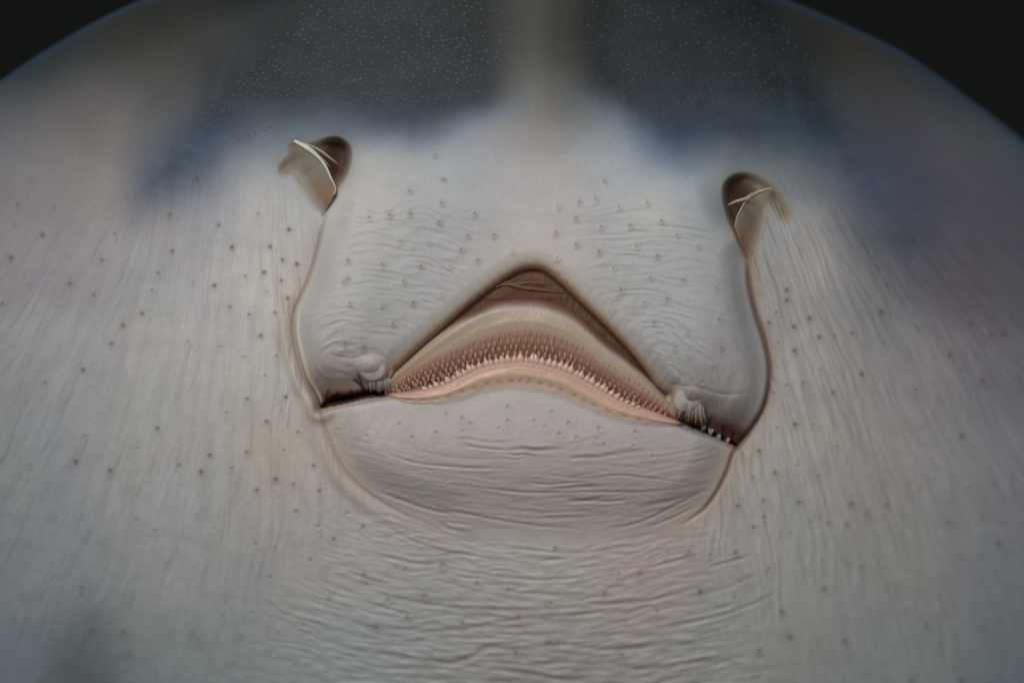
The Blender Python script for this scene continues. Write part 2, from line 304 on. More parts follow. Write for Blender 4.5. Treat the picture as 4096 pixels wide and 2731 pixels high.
# ------------------------------------------------------------------ skin pigment (colour of the skin with some shade painted in, linear)
PIG = [  # x, y (overview), colour of the skin there
 (400,0,74,80,76),(550,0,56,66,66),(700,0,54,66,68),(850,0,54,65,68),(1000,0,46,52,54),(1130,0,76,76,70),(1250,0,106,104,92),(1360,0,74,72,68),(1500,0,56,66,66),(1700,0,62,72,74),(1850,0,76,80,76),
 (60,140,72,90,96),(150,120,76,92,96),(300,110,82,84,78),(450,110,78,78,74),(600,110,66,76,76),(780,110,60,72,74),(950,110,50,62,62),(1080,110,66,68,66),(1190,110,96,94,86),(1250,110,106,106,96),(1320,110,84,82,78),(1430,110,62,68,68),(1600,110,56,66,70),(1750,110,64,72,74),(1900,110,76,74,68),(2000,120,80,82,78),(2100,120,82,102,110),
 (20,240,104,112,118),(200,220,116,112,116),(380,220,100,98,96),(480,230,80,92,98),(620,230,72,88,98),(780,240,70,84,96),(930,240,66,78,84),(1050,230,84,86,92),(1150,230,108,110,112),(1250,230,124,124,118),(1350,230,108,110,112),(1450,230,82,92,102),(1600,240,62,76,92),(1750,240,72,84,98),(1900,230,84,90,96),(2050,230,88,90,92),(2230,230,94,112,122),
 (50,330,126,125,131),(250,320,128,124,122),(360,320,106,112,118),(480,320,98,110,124),(600,310,108,120,136),(700,290,116,128,138),(850,290,106,124,142),(1000,300,116,130,148),(1130,310,146,150,158),(1250,320,150,148,146),(1400,320,132,144,154),(1520,330,92,112,136),(1650,330,82,100,120),(1800,330,84,100,122),(1950,330,88,98,116),(2100,330,98,98,112),(2250,320,102,108,118),(2340,330,98,118,128),
 (50,430,140,141,147),(250,430,148,142,142),(380,420,128,136,150),(480,400,136,146,160),(570,400,156,162,166),(850,360,160,164,164),(1000,380,160,166,170),(1250,400,160,158,160),(1400,400,158,166,172),(1550,400,140,156,168),(1700,370,128,138,136),(1850,420,120,128,134),(1980,430,86,100,118),(2120,430,94,96,112),(2280,430,104,102,118),
 (600,470,172,172,172),(800,460,174,174,170),(1250,500,168,166,168),(1500,470,176,178,178),(1850,500,160,160,160),(1980,540,116,122,132),(2080,560,100,106,120),(2250,560,108,106,120),
 (300,560,160,160,164),(50,600,154,152,160),(600,620,176,176,174),(1250,560,174,172,168),(1900,620,162,162,162),(2050,660,130,132,138),(2200,650,112,108,118),(2340,660,114,112,126),
 (100,800,164,166,170),(400,800,172,174,174),(600,850,178,177,174),(1900,850,168,168,166),(2100,850,156,156,160),(2300,850,136,136,146),
 (50,1050,158,166,170),(400,1050,172,175,176),(650,1030,178,172,166),(1850,1080,174,174,170),(2150,1080,166,167,168),(2330,1080,152,156,164),
 (50,1300,154,164,170),(400,1300,168,173,174),(800,1280,172,172,172),(1250,1280,174,174,170),(1450,1320,176,168,164),(1800,1300,172,174,172),(2100,1300,166,169,168),(2330,1300,150,158,168),
 (50,1540,140,156,166),(180,1560,110,122,126),(400,1530,150,164,168),(800,1500,162,172,172),(1250,1500,166,166,166),(1700,1500,168,172,170),(2050,1520,160,170,170),(2330,1520,142,156,166),
 (-300,500,140,138,146),(-300,1200,150,158,164),(2700,700,110,112,126),(2700,1300,146,154,162),(1200,-200,70,76,74),(500,-100,70,76,76),(1900,-100,70,76,76),(1200,2000,160,166,168),(0,2000,140,156,166),(2300,2000,142,156,166)]
# the two dark fields of the snout
DARKL = crom(P([(600, -200), (540, 0), (500, 110), (420, 250), (330, 400), (350, 450), (480, 390), (600, 325), (700, 290), (830, 285), (940, 305), (1060, 280), (1150, 240), (1210, 150), (1215, 0), (1215, -200)]), 6, True)
DARKR = crom(P([(1285, -200), (1285, 0), (1296, 120), (1345, 225), (1450, 300), (1580, 365), (1750, 365), (1890, 410), (1990, 500), (2080, 590), (2130, 560), (2080, 430), (1980, 270), (1890, 130), (1790, 0), (1700, -200)]), 6, True)
def pigment(u, v, A):
    pg = np.array(PIG, float)
    dk = [sdf(pg[:, 0]*F, pg[:, 1]*F, q, 400) for q in (DARKL, DARKR)]
    pg = pg[(dk[0] < 8) & (dk[1] < 8)]; pc = srgb(pg[:, 2:]); px = pg[:, 0]*F; py = pg[:, 1]*F
    # coarse table, then bilinear lookup
    gx = np.arange(-330, 1360, 6.); gy = np.arange(-120, 960, 6.)
    GX, GY = np.meshgrid(gx, gy); num = np.zeros(GX.shape+(3,)); den = np.zeros(GX.shape)
    for i in range(len(pg)):
        wgt = 1/(((GX-px[i])**2+(GY-py[i])**2)+200.)**1.7
        num += wgt[..., None]*pc[i]; den += wgt
    T = num/den[..., None]
    for _ in range(14):
        T[1:-1, 1:-1] = (T[1:-1, 1:-1]*2+T[:-2, 1:-1]+T[2:, 1:-1]+T[1:-1, :-2]+T[1:-1, 2:])/6
    wu = u+9*perlin(u*.02, v*.02, 40); wv = v+9*perlin(u*.02, v*.02, 41)
    fx = np.clip((wu-gx[0])/6, 0, len(gx)-1.001); fy = np.clip((wv-gy[0])/6, 0, len(gy)-1.001)
    ix = fx.astype(int); iy = fy.astype(int); fx = (fx-ix)[..., None]; fy = (fy-iy)[..., None]
    c = (T[iy, ix]*(1-fx)+T[iy, ix+1]*fx)*(1-fy)+(T[iy+1, ix]*(1-fx)+T[iy+1, ix+1]*fx)*fy
    yy = v/F+(u/F-1250)*0
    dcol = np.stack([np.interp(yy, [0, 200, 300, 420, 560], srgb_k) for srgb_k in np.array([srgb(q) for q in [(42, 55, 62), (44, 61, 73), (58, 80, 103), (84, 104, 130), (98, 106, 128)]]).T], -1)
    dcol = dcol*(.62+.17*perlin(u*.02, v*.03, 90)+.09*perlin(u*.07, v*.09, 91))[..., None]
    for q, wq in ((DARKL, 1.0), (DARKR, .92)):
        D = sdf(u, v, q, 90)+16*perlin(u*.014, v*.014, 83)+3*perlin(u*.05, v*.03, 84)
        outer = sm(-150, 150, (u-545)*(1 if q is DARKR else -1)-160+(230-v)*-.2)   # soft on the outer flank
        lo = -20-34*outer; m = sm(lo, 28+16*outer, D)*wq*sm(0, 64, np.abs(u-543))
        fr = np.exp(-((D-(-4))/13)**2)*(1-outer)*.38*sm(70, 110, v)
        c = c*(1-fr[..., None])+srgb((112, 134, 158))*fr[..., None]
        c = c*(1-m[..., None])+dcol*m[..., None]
    for ln in ([(735, 20), (690, 90), (650, 190)], [(1790, 130), (1815, 210), (1835, 320)], [(560, 60), (520, 150), (480, 260)]):
        Dc, _, Tc = dist_line(u, v, crom(P(ln)), 20); c = c*(1+.28*np.exp(-(Dc/4.5)**2)*sm(0, .3, Tc)*sm(1, .6, Tc))[..., None]
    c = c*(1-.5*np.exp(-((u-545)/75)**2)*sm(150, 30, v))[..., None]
    c = c*np.array([1.03, .995, .98])
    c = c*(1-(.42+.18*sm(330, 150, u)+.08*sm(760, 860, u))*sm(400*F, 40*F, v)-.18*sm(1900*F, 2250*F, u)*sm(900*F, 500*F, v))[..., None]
    c = c*1.46
    def mix(c, col, m): m = np.clip(m, 0, 1)[..., None]; return c*(1-m)+srgb(col)*m
    # fleshy tones
    n = perlin(u*.03, v*.03, 50)
    C, Ch, M, DA = A['C'], A['Ch'], A['M'], A['DA']
    c = c*(1+np.stack([.03*perlin(u*.012, v*.012, 61), .015*perlin(u*.012, v*.012, 62), .03*perlin(u*.014, v*.014, 63)], -1))
    pl = np.arctan2(u-260., v+170.)*480; pr = np.arctan2(u-650., v+90.)*430
    st = np.where(u < 525, perlin(pl*.12, v*.012, 101)+.6*perlin(pl*.28, v*.02, 102), perlin(pr*.12, v*.012, 103)+.6*perlin(pr*.28, v*.02, 104))
    stw = sm(100, 190, np.abs(u-525))*sm(620, 480, v)*sm(150, 260, v)*(C < 0)
    mot = perlin(u*.045, v*.06, 105)+.6*perlin(u*.12, v*.14, 106)
    c = c*(1+(.075*st*stw)+.035*mot)[..., None]
    c = mix(c, (110, 86, 80), .10*sm(.35, .8, perlin(u*.05+3, v*.05, 110))*sm(440, 560, v))
    c = mix(c, (70, 100, 134), .5*np.exp(-(np.clip(A['e'], 0, 99)/6.)**2))  # bluish lens fringe along the disc edge, painted into the skin colour
    c = mix(c, (196, 178, 166), .55*np.exp(-((A['DL'])/14.)**2)*(C < 3)*sm(0, .2, A['TL']))
    c = mix(c, (186, 172, 160), .5*np.exp(-((A['DR'])/16.)**2)*(C < 3))
    c = mix(c, (200, 180, 168), .5*np.exp(-(A['DLl']/14.)**2))
    c = mix(c, (204, 184, 168), .5*np.exp(-(A['DLr']/18.)**2))
    c = mix(c, (208, 194, 192), .5*sm(0, 20, Ch)*sm(520, 430, v))
    c = mix(c, (200, 188, 178), .5*sm(0, 20, Ch)*sm(430, 470, v))
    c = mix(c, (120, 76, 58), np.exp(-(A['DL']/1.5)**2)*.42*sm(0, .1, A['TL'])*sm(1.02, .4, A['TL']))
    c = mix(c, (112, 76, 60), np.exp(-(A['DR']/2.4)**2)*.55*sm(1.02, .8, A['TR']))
    c = mix(c, (150, 126, 106), np.exp(-(A['DR']/7.)**2)*.5*(C < 0))  # brownish shadow on the cheek beside the right groove, painted in
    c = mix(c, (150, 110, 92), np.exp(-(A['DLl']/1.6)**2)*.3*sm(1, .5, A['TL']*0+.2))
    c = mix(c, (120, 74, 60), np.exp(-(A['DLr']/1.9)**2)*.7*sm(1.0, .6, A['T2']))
    for ln, dpt, wd in crease_lines:
        Dc, _, Tc = dist_line(u, v, ln, 12)
        c = mix(c, (150, 128, 116), .22*dpt**.5*np.exp(-(Dc/(wd*1.1))**2)*sm(0, .3, Tc)*sm(1, .7, Tc))
    # fringe of the mouth rim: tan to brown
    fuz = DA+1.6*perlin(A['TA']*60, DA*.07, 70)
    c = mix(c, (192, 172, 146), .8*np.exp(-(np.clip(fuz, 0, 99)/9.0)**1.1)*((C > 0) | (M > -2)))
    c = mix(c, (172, 136, 108), .8*np.exp(-(np.clip(fuz, 0, 99)/4.0)**2)*((C > 0) | (M > -2)))
    # nostril rims
    for poly in (NOSL, NOSR):
        N = sdf(u, v, poly, 30)
        c = mix(c, (150, 138, 112), .7*np.exp(-(np.clip(-N, 0, 99)/4.5)**1.5)*sm(-30, 0, N))
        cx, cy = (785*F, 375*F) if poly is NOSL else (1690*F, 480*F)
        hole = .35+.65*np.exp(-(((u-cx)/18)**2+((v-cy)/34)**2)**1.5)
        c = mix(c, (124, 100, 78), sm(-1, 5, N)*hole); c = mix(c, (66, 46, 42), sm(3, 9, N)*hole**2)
    # under the lip corners: brown membrane plus the shade there, painted in
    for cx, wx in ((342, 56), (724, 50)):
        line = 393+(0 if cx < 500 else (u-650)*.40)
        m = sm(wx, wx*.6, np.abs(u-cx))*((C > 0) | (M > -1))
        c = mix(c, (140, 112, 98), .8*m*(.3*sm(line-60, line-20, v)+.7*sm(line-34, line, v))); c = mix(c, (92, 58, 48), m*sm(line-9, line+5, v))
    for ln in SLITS:
        Dc, _, Tc = dist_line(u, v, ln, 10); c = mix(c, (74, 42, 34), .8*np.exp(-(Dc/1.7)**2)*sm(1.02, .6, Tc))
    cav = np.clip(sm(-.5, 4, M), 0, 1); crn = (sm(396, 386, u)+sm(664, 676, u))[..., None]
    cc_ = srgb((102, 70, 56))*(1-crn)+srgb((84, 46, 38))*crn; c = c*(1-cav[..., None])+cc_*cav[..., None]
    c = mix(c, (222, 216, 194), .6*np.exp(-((A['DL']-3.6)/1.8)**2)*(C > 0)*sm(.38, .5, A['TL']))
    # pores
    flat = c.reshape(-1, 3); uf = u.ravel(); vf = v.ravel(); order = np.argsort(uf); us = uf[order]
    for x, y, s, d in PO:
        i0, i1 = np.searchsorted(us, [x-9, x+9]); ii = order[i0:i1]; ii = ii[np.abs(vf[ii]-y) < 9]
        r = np.hypot(uf[ii]-x, vf[ii]-y)/s
        rs = math.sin(x*12.9+y*78.2)*.5+.5; d = d*(.45+.6*rs)*(.62 if 300 < x < 740 and y < 370 else 1); m = (.62*np.exp(-(r/(1.5+.8*rs))**2)+.16*np.exp(-(r/4.4)**2))*d; m = np.clip(m, 0, 1)[:, None]
        flat[ii] = flat[ii]*(1-m)+srgb((112, 84, 74))*m
    return np.clip(flat.reshape(c.shape), .002, .9)

# ------------------------------------------------------------------ materials
def skin_mat(name, sss=.25, rough=.55, bump=.0004, tint=None, attr='pigment', spec=.25, grain=900.):
    m = bpy.data.materials.new(name); m.use_nodes = True; nt = m.node_tree; b = nt.nodes['Principled BSDF']
    b.inputs['Roughness'].default_value = rough; b.inputs['Specular IOR Level'].default_value = spec
    b.inputs['Subsurface Weight'].default_value = sss; b.inputs['Subsurface Radius'].default_value = (1.0, .55, .4)
    b.inputs['Subsurface Scale'].default_value = .0016
    tc = nt.nodes.new('ShaderNodeTexCoord'); nz = nt.nodes.new('ShaderNodeTexNoise')
    nz.inputs['Scale'].default_value = grain; nz.inputs['Detail'].default_value = 3
    nt.links.new(tc.outputs['Object'], nz.inputs['Vector'])
    mr = nt.nodes.new('ShaderNodeMapRange'); mr.inputs[3].default_value = .92; mr.inputs[4].default_value = 1.08
    nt.links.new(nz.outputs[0], mr.inputs[0])
    mx = nt.nodes.new('ShaderNodeVectorMath'); mx.operation = 'SCALE'
    if tint is None:
        at = nt.nodes.new('ShaderNodeAttribute'); at.attribute_name = attr; nt.links.new(at.outputs['Color'], mx.inputs[0])
    else: mx.inputs[0].default_value = tuple(srgb(tint))
    nt.links.new(mr.outputs[0], mx.inputs['Scale']); nt.links.new(mx.outputs[0], b.inputs['Base Color'])
    bp = nt.nodes.new('ShaderNodeBump'); bp.inputs['Strength'].default_value = .35; bp.inputs['Distance'].default_value = bump
    nt.links.new(nz.outputs[0], bp.inputs['Height']); nt.links.new(bp.outputs[0], b.inputs['Normal'])
    return m
M_skin = skin_mat('ray_skin', .2)
M_gum = skin_mat('gum_flesh', .3, .4, spec=.4)
M_tooth_u = skin_mat('tooth_enamel', .3, .45, tint=(178, 142, 122), spec=.3)
M_tooth_l = skin_mat('lower_tooth_enamel', .3, .35, tint=(214, 182, 166), spec=.5)
M_flap = skin_mat('nasal_flap_skin', .4, .5)
M_rim = skin_mat('flap_rim_skin', .3, .4, tint=(228, 228, 216), spec=.5)
M_strand = skin_mat('flap_strand_skin', .3, .4, tint=(190, 178, 156), spec=.4)
M_pap = skin_mat('papilla_skin', .3, .5, tint=(180, 168, 158))
M_papd = skin_mat('dark_papilla_skin', .3, .5, tint=(122, 84, 68))
M_pore = skin_mat('pore_lining', 0, .7, tint=(116, 90, 80))
M_den = skin_mat('denticle_enamel', 0, .5, tint=(90, 100, 104))
M_palate = skin_mat('palate_flesh', .2, .4, tint=(112, 76, 60), spec=.4)

# ------------------------------------------------------------------ mesh building
def link(name, me, parent=None):
    o = bpy.data.objects.new(name, me); sc.collection.objects.link(o)
    if parent: o.parent = parent
    return o
def mesh(name, co, faces, mat, cols=None):
    me = bpy.data.meshes.new(name); co = np.asarray(co, np.float32).reshape(-1, 3); faces = np.asarray(faces, np.int32)
    me.vertices.add(len(co)); me.vertices.foreach_set('co', co.ravel())
    k = faces.shape[1]; me.loops.add(faces.size); me.loops.foreach_set('vertex_index', faces.ravel())
    me.polygons.add(len(faces)); me.polygons.foreach_set('loop_start', np.arange(0, faces.size, k, dtype=np.int32))
    me.update(calc_edges=True); me.polygons.foreach_set('use_smooth', np.ones(len(faces), bool))
    if cols is not None:
        a = me.color_attributes.new('pigment', 'FLOAT_COLOR', 'POINT')
        cc = np.ones((len(co), 4), np.float32); cc[:, :3] = cols.reshape(-1, 3); a.data.foreach_set('color', cc.ravel())
    me.materials.append(mat); me.validate(); me.update()
    return me
def grid_faces(nr, nc):
    i = np.arange(nr*nc).reshape(nr, nc)
    return np.stack([i[:-1, :-1], i[1:, :-1], i[1:, 1:], i[:-1, 1:]], -1).reshape(-1, 4)
def sheet(name, UV, H, mat, cols, parent):
    """UV (r,c,2) plan, H (r,c): a surface patch"""
    return link(name, mesh(name, world(UV[..., 0], UV[..., 1], H), grid_faces(*H.shape), mat, cols), parent)
def tube(path, rad, seg=8, cap=True):
    """path (n,3) world, rad (n) -> verts, faces (quads)"""
    path = np.asarray(path, float); n = len(path); rad = np.asarray(rad, float)
    tg = np.gradient(path, axis=0); tg /= np.linalg.norm(tg, axis=1)[:, None]+1e-12
    ref = np.array([0, 1., 0]); a = np.cross(tg, ref); a /= np.linalg.norm(a, axis=1)[:, None]+1e-9; b = np.cross(tg, a)
    th = np.linspace(0, 2*math.pi, seg, endpoint=False)
    V = path[:, None]+rad[:, None, None]*(np.cos(th)[None, :, None]*a[:, None]+np.sin(th)[None, :, None]*b[:, None])
    V = V.reshape(-1, 3); Fc = []
    for i in range(n-1):
        for k in range(seg):
            Fc.append((i*seg+k, i*seg+(k+1) % seg, (i+1)*seg+(k+1) % seg, (i+1)*seg+k))
    return V, np.array(Fc)
def wpt(u, v, h): return world(np.float64(u), np.float64(v), np.float64(h))

# the ray itself
ray = bpy.data.objects.new('ray', None); sc.collection.objects.link(ray)
ray['label'] = 'pale underside of a ray with arched toothy mouth and two flapped nostrils against dark water'
ray['category'] = 'ray'

# body: columns from the snout edge down
ucols = np.r_[np.arange(-300, -12, 6.), np.arange(-12, 270, 1.35), np.arange(270, 790, .78), np.arange(790, 1040, 1.35), np.arange(1040, 1325, 6.)]
VB = 900.0
tau_px = np.r_[0, .3, .8, 1.5, 2.5, 4, 5.5, np.arange(7, 200, 1.25), np.arange(200, 632, .85), np.arange(632, 775, 1.2), np.arange(775, 979, 6.)]
tau = tau_px/tau_px[-1]
Uc = np.tile(ucols[None], (len(tau), 1)); vt = vtop(ucols)
Vc = vt[None]+tau[:, None]*(VB-vt[None])
H, A = relief(Uc, Vc)
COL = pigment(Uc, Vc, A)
# upper side of the disc, closing the body behind
bt = np.array([0, .002, .006, .015, .04, .1, .25, .5, .8, 1.0])[::-1]
Ub = np.tile(ucols[None], (len(bt), 1)); Vb = vt[None]+bt[:, None]*(VB-vt[None])
Hedge = H[0][None]; dd = bt[:, None]*(VB-vt[None])
Hb = Hedge-np.minimum(9*np.sqrt(np.maximum(dd, 0)), 130)-.12*dd
Cb = np.tile(srgb((92, 86, 70))[None, None], Ub.shape+(1,))*1.0
Uall = np.vstack([Ub[:-1], Uc]); Vall = np.vstack([Vb[:-1], Vc]); Hall = np.vstack([Hb[:-1], H]); Call = np.vstack([Cb[:-1], COL])
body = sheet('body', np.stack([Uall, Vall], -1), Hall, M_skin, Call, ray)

def h_at(u, v):
    r, _ = relief(np.atleast_1d(np.float64(u)), np.atleast_1d(np.float64(v))); return r
print('body verts', Uall.size)

# pores: small dark cups sunk in the dimples
cup = []
for r_, z_ in ((1.25, -.1), (1.0, .1), (.7, -.5), (.35, -.95), (.05, -1.05)):
    for k in range(8): cup.append((r_*math.cos(k*math.pi/4), -z_, r_*math.sin(k*math.pi/4)))
cup = np.array(cup)*K
cf = [(i*8+k, i*8+(k+1) % 8, (i+1)*8+(k+1) % 8, (i+1)*8+k) for i in range(4) for k in range(8)]
cup_me = mesh('pore', cup, cf, M_pore)
pu = np.array([p[0] for p in PO]); pv = np.array([p[1] for p in PO]); ph = h_at(pu, pv)-.3
for (x, y, s, d), hh in zip(PO, ph):
    rs = math.sin(x*12.9+y*78.2)*.5+.5
    if d < .45: continue
    o = link('pore', cup_me, body); o.location = wpt(x, y, hh+.75); k = s*(.4+.4*rs); o.scale = (k, 1, k*.85)

# denticles: tiny pale points in slanting rows over the dark snout
dv_, df_ = [], []; cnt = 0
pts = []
for i in range(-20, 190):
    for j in range(-10, 130):
        x = 100+i*5.9+j*2.4+rng.gauss(0, 1.5); y = -30+j*4.7-i*1.1+rng.gauss(0, 1.3)
        if not (100 < x < 960 and -40 < y < 215) or y < vtop(x)+18: continue
        ylim = np.interp(x, [150, 200, 300, 400, 470, 545, 620, 700, 760, 860, 950], [170, 165, 125, 118, 100, 30, 105, 150, 165, 200, 210])
        ylo = np.interp(x, [150, 250, 330, 700, 800, 950], [150, 60, -40, -40, 20, 180])
        p = .9*(1-np.clip((y-ylim+14)/20, 0, 1))*np.clip((y-ylo)/30+.2, 0, 1)*np.clip(abs(x-545)/60-.25, .04, 1)
        if rng.random() < p*(1 if x < 540 else .6): pts.append((x, y))
pts = np.array(pts); ins_ = np.maximum(sdf(pts[:, 0], pts[:, 1], DARKL, 200), sdf(pts[:, 0], pts[:, 1], DARKR, 200)); pts = pts[ins_ > 6]; dh = h_at(pts[:, 0], pts[:, 1])
for (x, y), hh in zip(pts, dh):
    s = rng.uniform(.7, 1.5)*(1 if x < 540 else .8); a0 = rng.uniform(0, 6)
    base = len(dv_)
    for k in range(6):
        a = a0+k*math.pi/3; dv_.append(wpt(x+1.35*s*math.cos(a), y+.8*s*math.sin(a), hh-.25))
    for k in range(6):
        a = a0+k*math.pi/3; dv_.append(wpt(x+.45*s*math.cos(a)+.2, y+.3*s*math.sin(a)+.2, hh+.35*s))
    for k in range(6): df_.append((base+k, base+(k+1) % 6, base+6+(k+1) % 6, base+6+k))
    df_.append((base+6, base+7, base+8, base+9)); df_.append((base+6, base+9, base+10, base+11))
den = link('denticles', mesh('denticles', dv_, df_, M_den), body); den['kind'] = 'stuff'
print('denticles', len(pts), 'pores', len(PO))

# ------------------------------------------------------------------ upper jaw with its pavement of teeth
NJ = 150
Ttop = resample(crom(P([(880, 880), (905, 850), (950, 806), (1010, 756), (1070, 712), (1130, 684), (1200, 673), (1275, 680), (1335, 706), (1395, 752), (1450, 806), (1500, 866), (1545, 925)])), NJ)
Tbot = resample(crom(P([(890, 935), (940, 926), (1000, 912), (1060, 890), (1120, 868), (1190, 860), (1260, 866), (1330, 890), (1400, 925), (1460, 955), (1560, 985)])), NJ)
tj = np.linspace(0, 1, 46)
def jaw_h(t, s):
    return np.interp(t, [0, .07, .17, .34, .46, .6, .8, 1.0], [-15, -3.5, 1.5, 4.5, 3.5, 0, -7, -16])-10*np.abs(s*2-1)**3+0
def jaw_uv(s, t):
    x = s*(NJ-1); i = np.clip(np.floor(x).astype(int), 0, NJ-2); f = (x-i)[..., None]
    a = Ttop[i]*(1-f)+Ttop[i+1]*f; b = Tbot[i]*(1-f)+Tbot[i+1]*f
    return a*(1-t[..., None])+b*t[..., None]
SS, TT = np.meshgrid(np.linspace(0, 1, NJ), tj)
UVj = jaw_uv(SS, TT); Hj = jaw_h(TT-.10*sm(.5, .75, SS)*sm(1.0, .3, TT), SS)+.25*perlin(SS*20, TT*6, 3)*(TT < .5)+5*sm(.55, .25, SS)*sm(.35, .1, TT)
jc = np.array([srgb(c) for c in [(104, 72, 58), (126, 94, 80), (190, 176, 166), (184, 166, 140), (184, 160, 142), (178, 140, 122), (158, 114, 96), (136, 90, 74), (98, 58, 46)]])
tk = [0, .07, .15, .27, .38, .49, .62, .8, 1]
tw = TT+.24*sm(.34, .04, SS)+.16*sm(.72, .96, SS)-.13*sm(.5, .75, SS)*sm(1.0, .3, TT)-.03+.02*perlin(SS*14, TT*2, 9)-.0*SS
Cj = np.stack([np.interp(tw, tk, jc[:, k]) for k in range(3)], -1)
upper_jaw = sheet('upper_jaw', UVj, Hj, M_gum, Cj, ray)

def tooth_mesh(name, mat, w_, l_, th):
    """a small blunt cusp pointing along -Z, flat back, ridge in front"""
    V = []; n = 8
    prof = [(0, .55), (.18, 1.0), (.45, .85), (.75, .48), (1.0, .08)]
    for t, r in prof:
        for k in range(n):
            a = 2*math.pi*k/n
            V.append((w_*r*math.cos(a), -th*r*(.6+math.sin(a))*(1+.4*t)-th*t*.6, -l_*t))
    Fc = [(i*n+k, i*n+(k+1) % n, (i+1)*n+(k+1) % n, (i+1)*n+k) for i in range(4) for k in range(n)]
    return mesh(name, np.array(V)*K, Fc, mat)
T_up = tooth_mesh('tooth', M_tooth_u, 1.7, 6.6, .5)
T_lo = tooth_mesh('tooth', M_tooth_l, 3.1, 7.2, 1.1)

nt_ = 0; ncol = 50
for c in range(ncol):
    for r in range(6):
        s = .03+.94*(c+.5*(r % 2))/ncol
        e_ = max(0, .36-s)/.32 if s < .5 else max(0, s-.7)/.26*.7
        t = .47+.078*r-.24*min(e_, 1)**1.3
        if t > .73 or s > .985: continue
        s2 = s+rng.gauss(0, .0016); t2 = t+rng.gauss(0, .008)
        uv = jaw_uv(np.array([s2]), np.array([t2]))[0]
        hh = float(jaw_h(np.array([t2]), np.array([s2]))[0])
        if uv[0] < 392 or uv[0] > 668 or nt_ >= 300: continue
        k = (.9+.3*(r/3.0 if r < 3 else 1))*rng.uniform(.85, 1.12)*(1-.15*abs(s*2-1))
        o = link('tooth', T_up, upper_jaw); o.location = wpt(uv[0], uv[1], hh+.1)
        o.rotation_euler = (math.radians(rng.gauss(5, 3)), math.radians(rng.gauss(0, 5)+(s-.5)*30), 0)
        o.scale = (k*.92, k, k*(.85+.2*rng.random())); nt_ += 1
print('upper teeth', nt_)

# ------------------------------------------------------------------ lower jaw: pink gum band along the lip with its own row of teeth
lj = resample(crom(P([(890, 903), (950, 897), (1010, 881), (1060, 858), (1100, 839), (1150, 827), (1200, 823), (1250, 830), (1300, 845), (1350, 870), (1400, 900), (1450, 925), (1500, 944), (1570, 970)])), 160)
tgt = np.gradient(lj, axis=0); tgt /= np.linalg.norm(tgt, axis=1)[:, None]; nrm = np.stack([-tgt[:, 1], tgt[:, 0]], 1)   # downwards
sl_ = np.linspace(0, 1, 160); width = 32*np.sin(np.clip(sl_, 0, 1)*math.pi)**.7+2
tl = np.r_[-.18, -.12, -.06, np.linspace(0, 1, 30)]
UVl = lj[None]+nrm[None]*(tl[:, None]*width[None])[..., None]
hb = h_at(UVl[..., 0].ravel(), UVl[..., 1].ravel()).reshape(UVl.shape[:2])
ref = h_at(lj[:, 0]+nrm[:, 0]*width*.9, lj[:, 1]+nrm[:, 1]*width*.9)
base = np.maximum(hb, 0)*0
prof = np.interp(tl, [-.18, -.12, -.06, 0, .08, .25, .5, .62, .8, 1.0], [-30, -14, -5, -1.5, 1.2, 2.2, 2.6, 1.8, .6, -1.5])
lipe = ref[None]-5*np.clip(1-tl/.35, 0, 1)[:, None]**2
Hl = np.maximum(hb, lipe)+np.interp(tl, [-.18, -.12, -.06, 0, .08, .5, .8, 1.0], [-34, -16, -6, .6, 1.8, 2.2, .9, -.25])[:, None]
SL2 = np.tile(sl_[None], (len(tl), 1)); TL2 = np.tile(tl[:, None], (1, 160))
bumps = np.abs(np.sin(SL2*math.pi*24+1.5*perlin(SL2*9, TL2*0, 3)))**5*np.exp(-((TL2-.66)/.06)**2)
Hl = Hl+1.0*np.exp(-((TL2-.45)/.1)**2)-.9*bumps+.4*perlin(SL2*22, TL2*5, 77)
lc = np.array([srgb(c) for c in [(140, 84, 70), (214, 172, 158), (216, 176, 162), (214, 184, 160), (214, 188, 164), (210, 178, 162), (200, 182, 176), (200, 188, 186)]])
Cl = np.stack([np.interp(TL2+.03*perlin(SL2*12, TL2*3, 4), [-.18, .02, .25, .4, .52, .68, .86, 1], lc[:, k]) for k in range(3)], -1)
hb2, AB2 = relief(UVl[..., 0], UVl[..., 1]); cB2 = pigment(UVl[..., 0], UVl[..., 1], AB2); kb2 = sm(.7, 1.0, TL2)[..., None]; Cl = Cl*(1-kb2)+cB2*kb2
Cl = Cl*(1-.34*bumps[..., None]*np.array([.6, 1, 1.0]))
lower_jaw = sheet('lower_jaw', UVl, Hl, M_gum, Cl, ray)
nl = 0
for row in range(2):
    s = .13+.011*row
    while s < .86:
        i = int(s*159); mid = 1-abs(s-.47)/.42
        t0 = .05+.13*row; ii = int(np.searchsorted(tl, t0))
        uv = lj[i]+nrm[i]*width[i]*t0; hh = Hl[ii, i]
        k = (.65+.5*np.clip(mid*2, 0, 1))*rng.uniform(.7, 1.25)*(1 if row == 0 else .45)
        o = link('tooth', T_lo, lower_jaw); o.location = wpt(uv[0], uv[1]+2.0, hh-.1)
        lean = (s-.47)*2
        o.rotation_euler = (math.radians(180-rng.gauss(20, 4)), math.radians(lean*58+rng.gauss(0, 5)), 0)
        o.rotation_euler = (0, 0, 0)
        # point up and outward: rotate about Y (view axis) by 180 +- lean
        o.rotation_euler = (0, math.radians(180+lean*62+rng.gauss(0, 6)), 0)
        o.scale = (k, k, k*(1.0 if row == 0 else .7)); nl += 1
        s += (.0185 if row == 0 else .021)*rng.uniform(.9, 1.1)
print('lower teeth', nl)

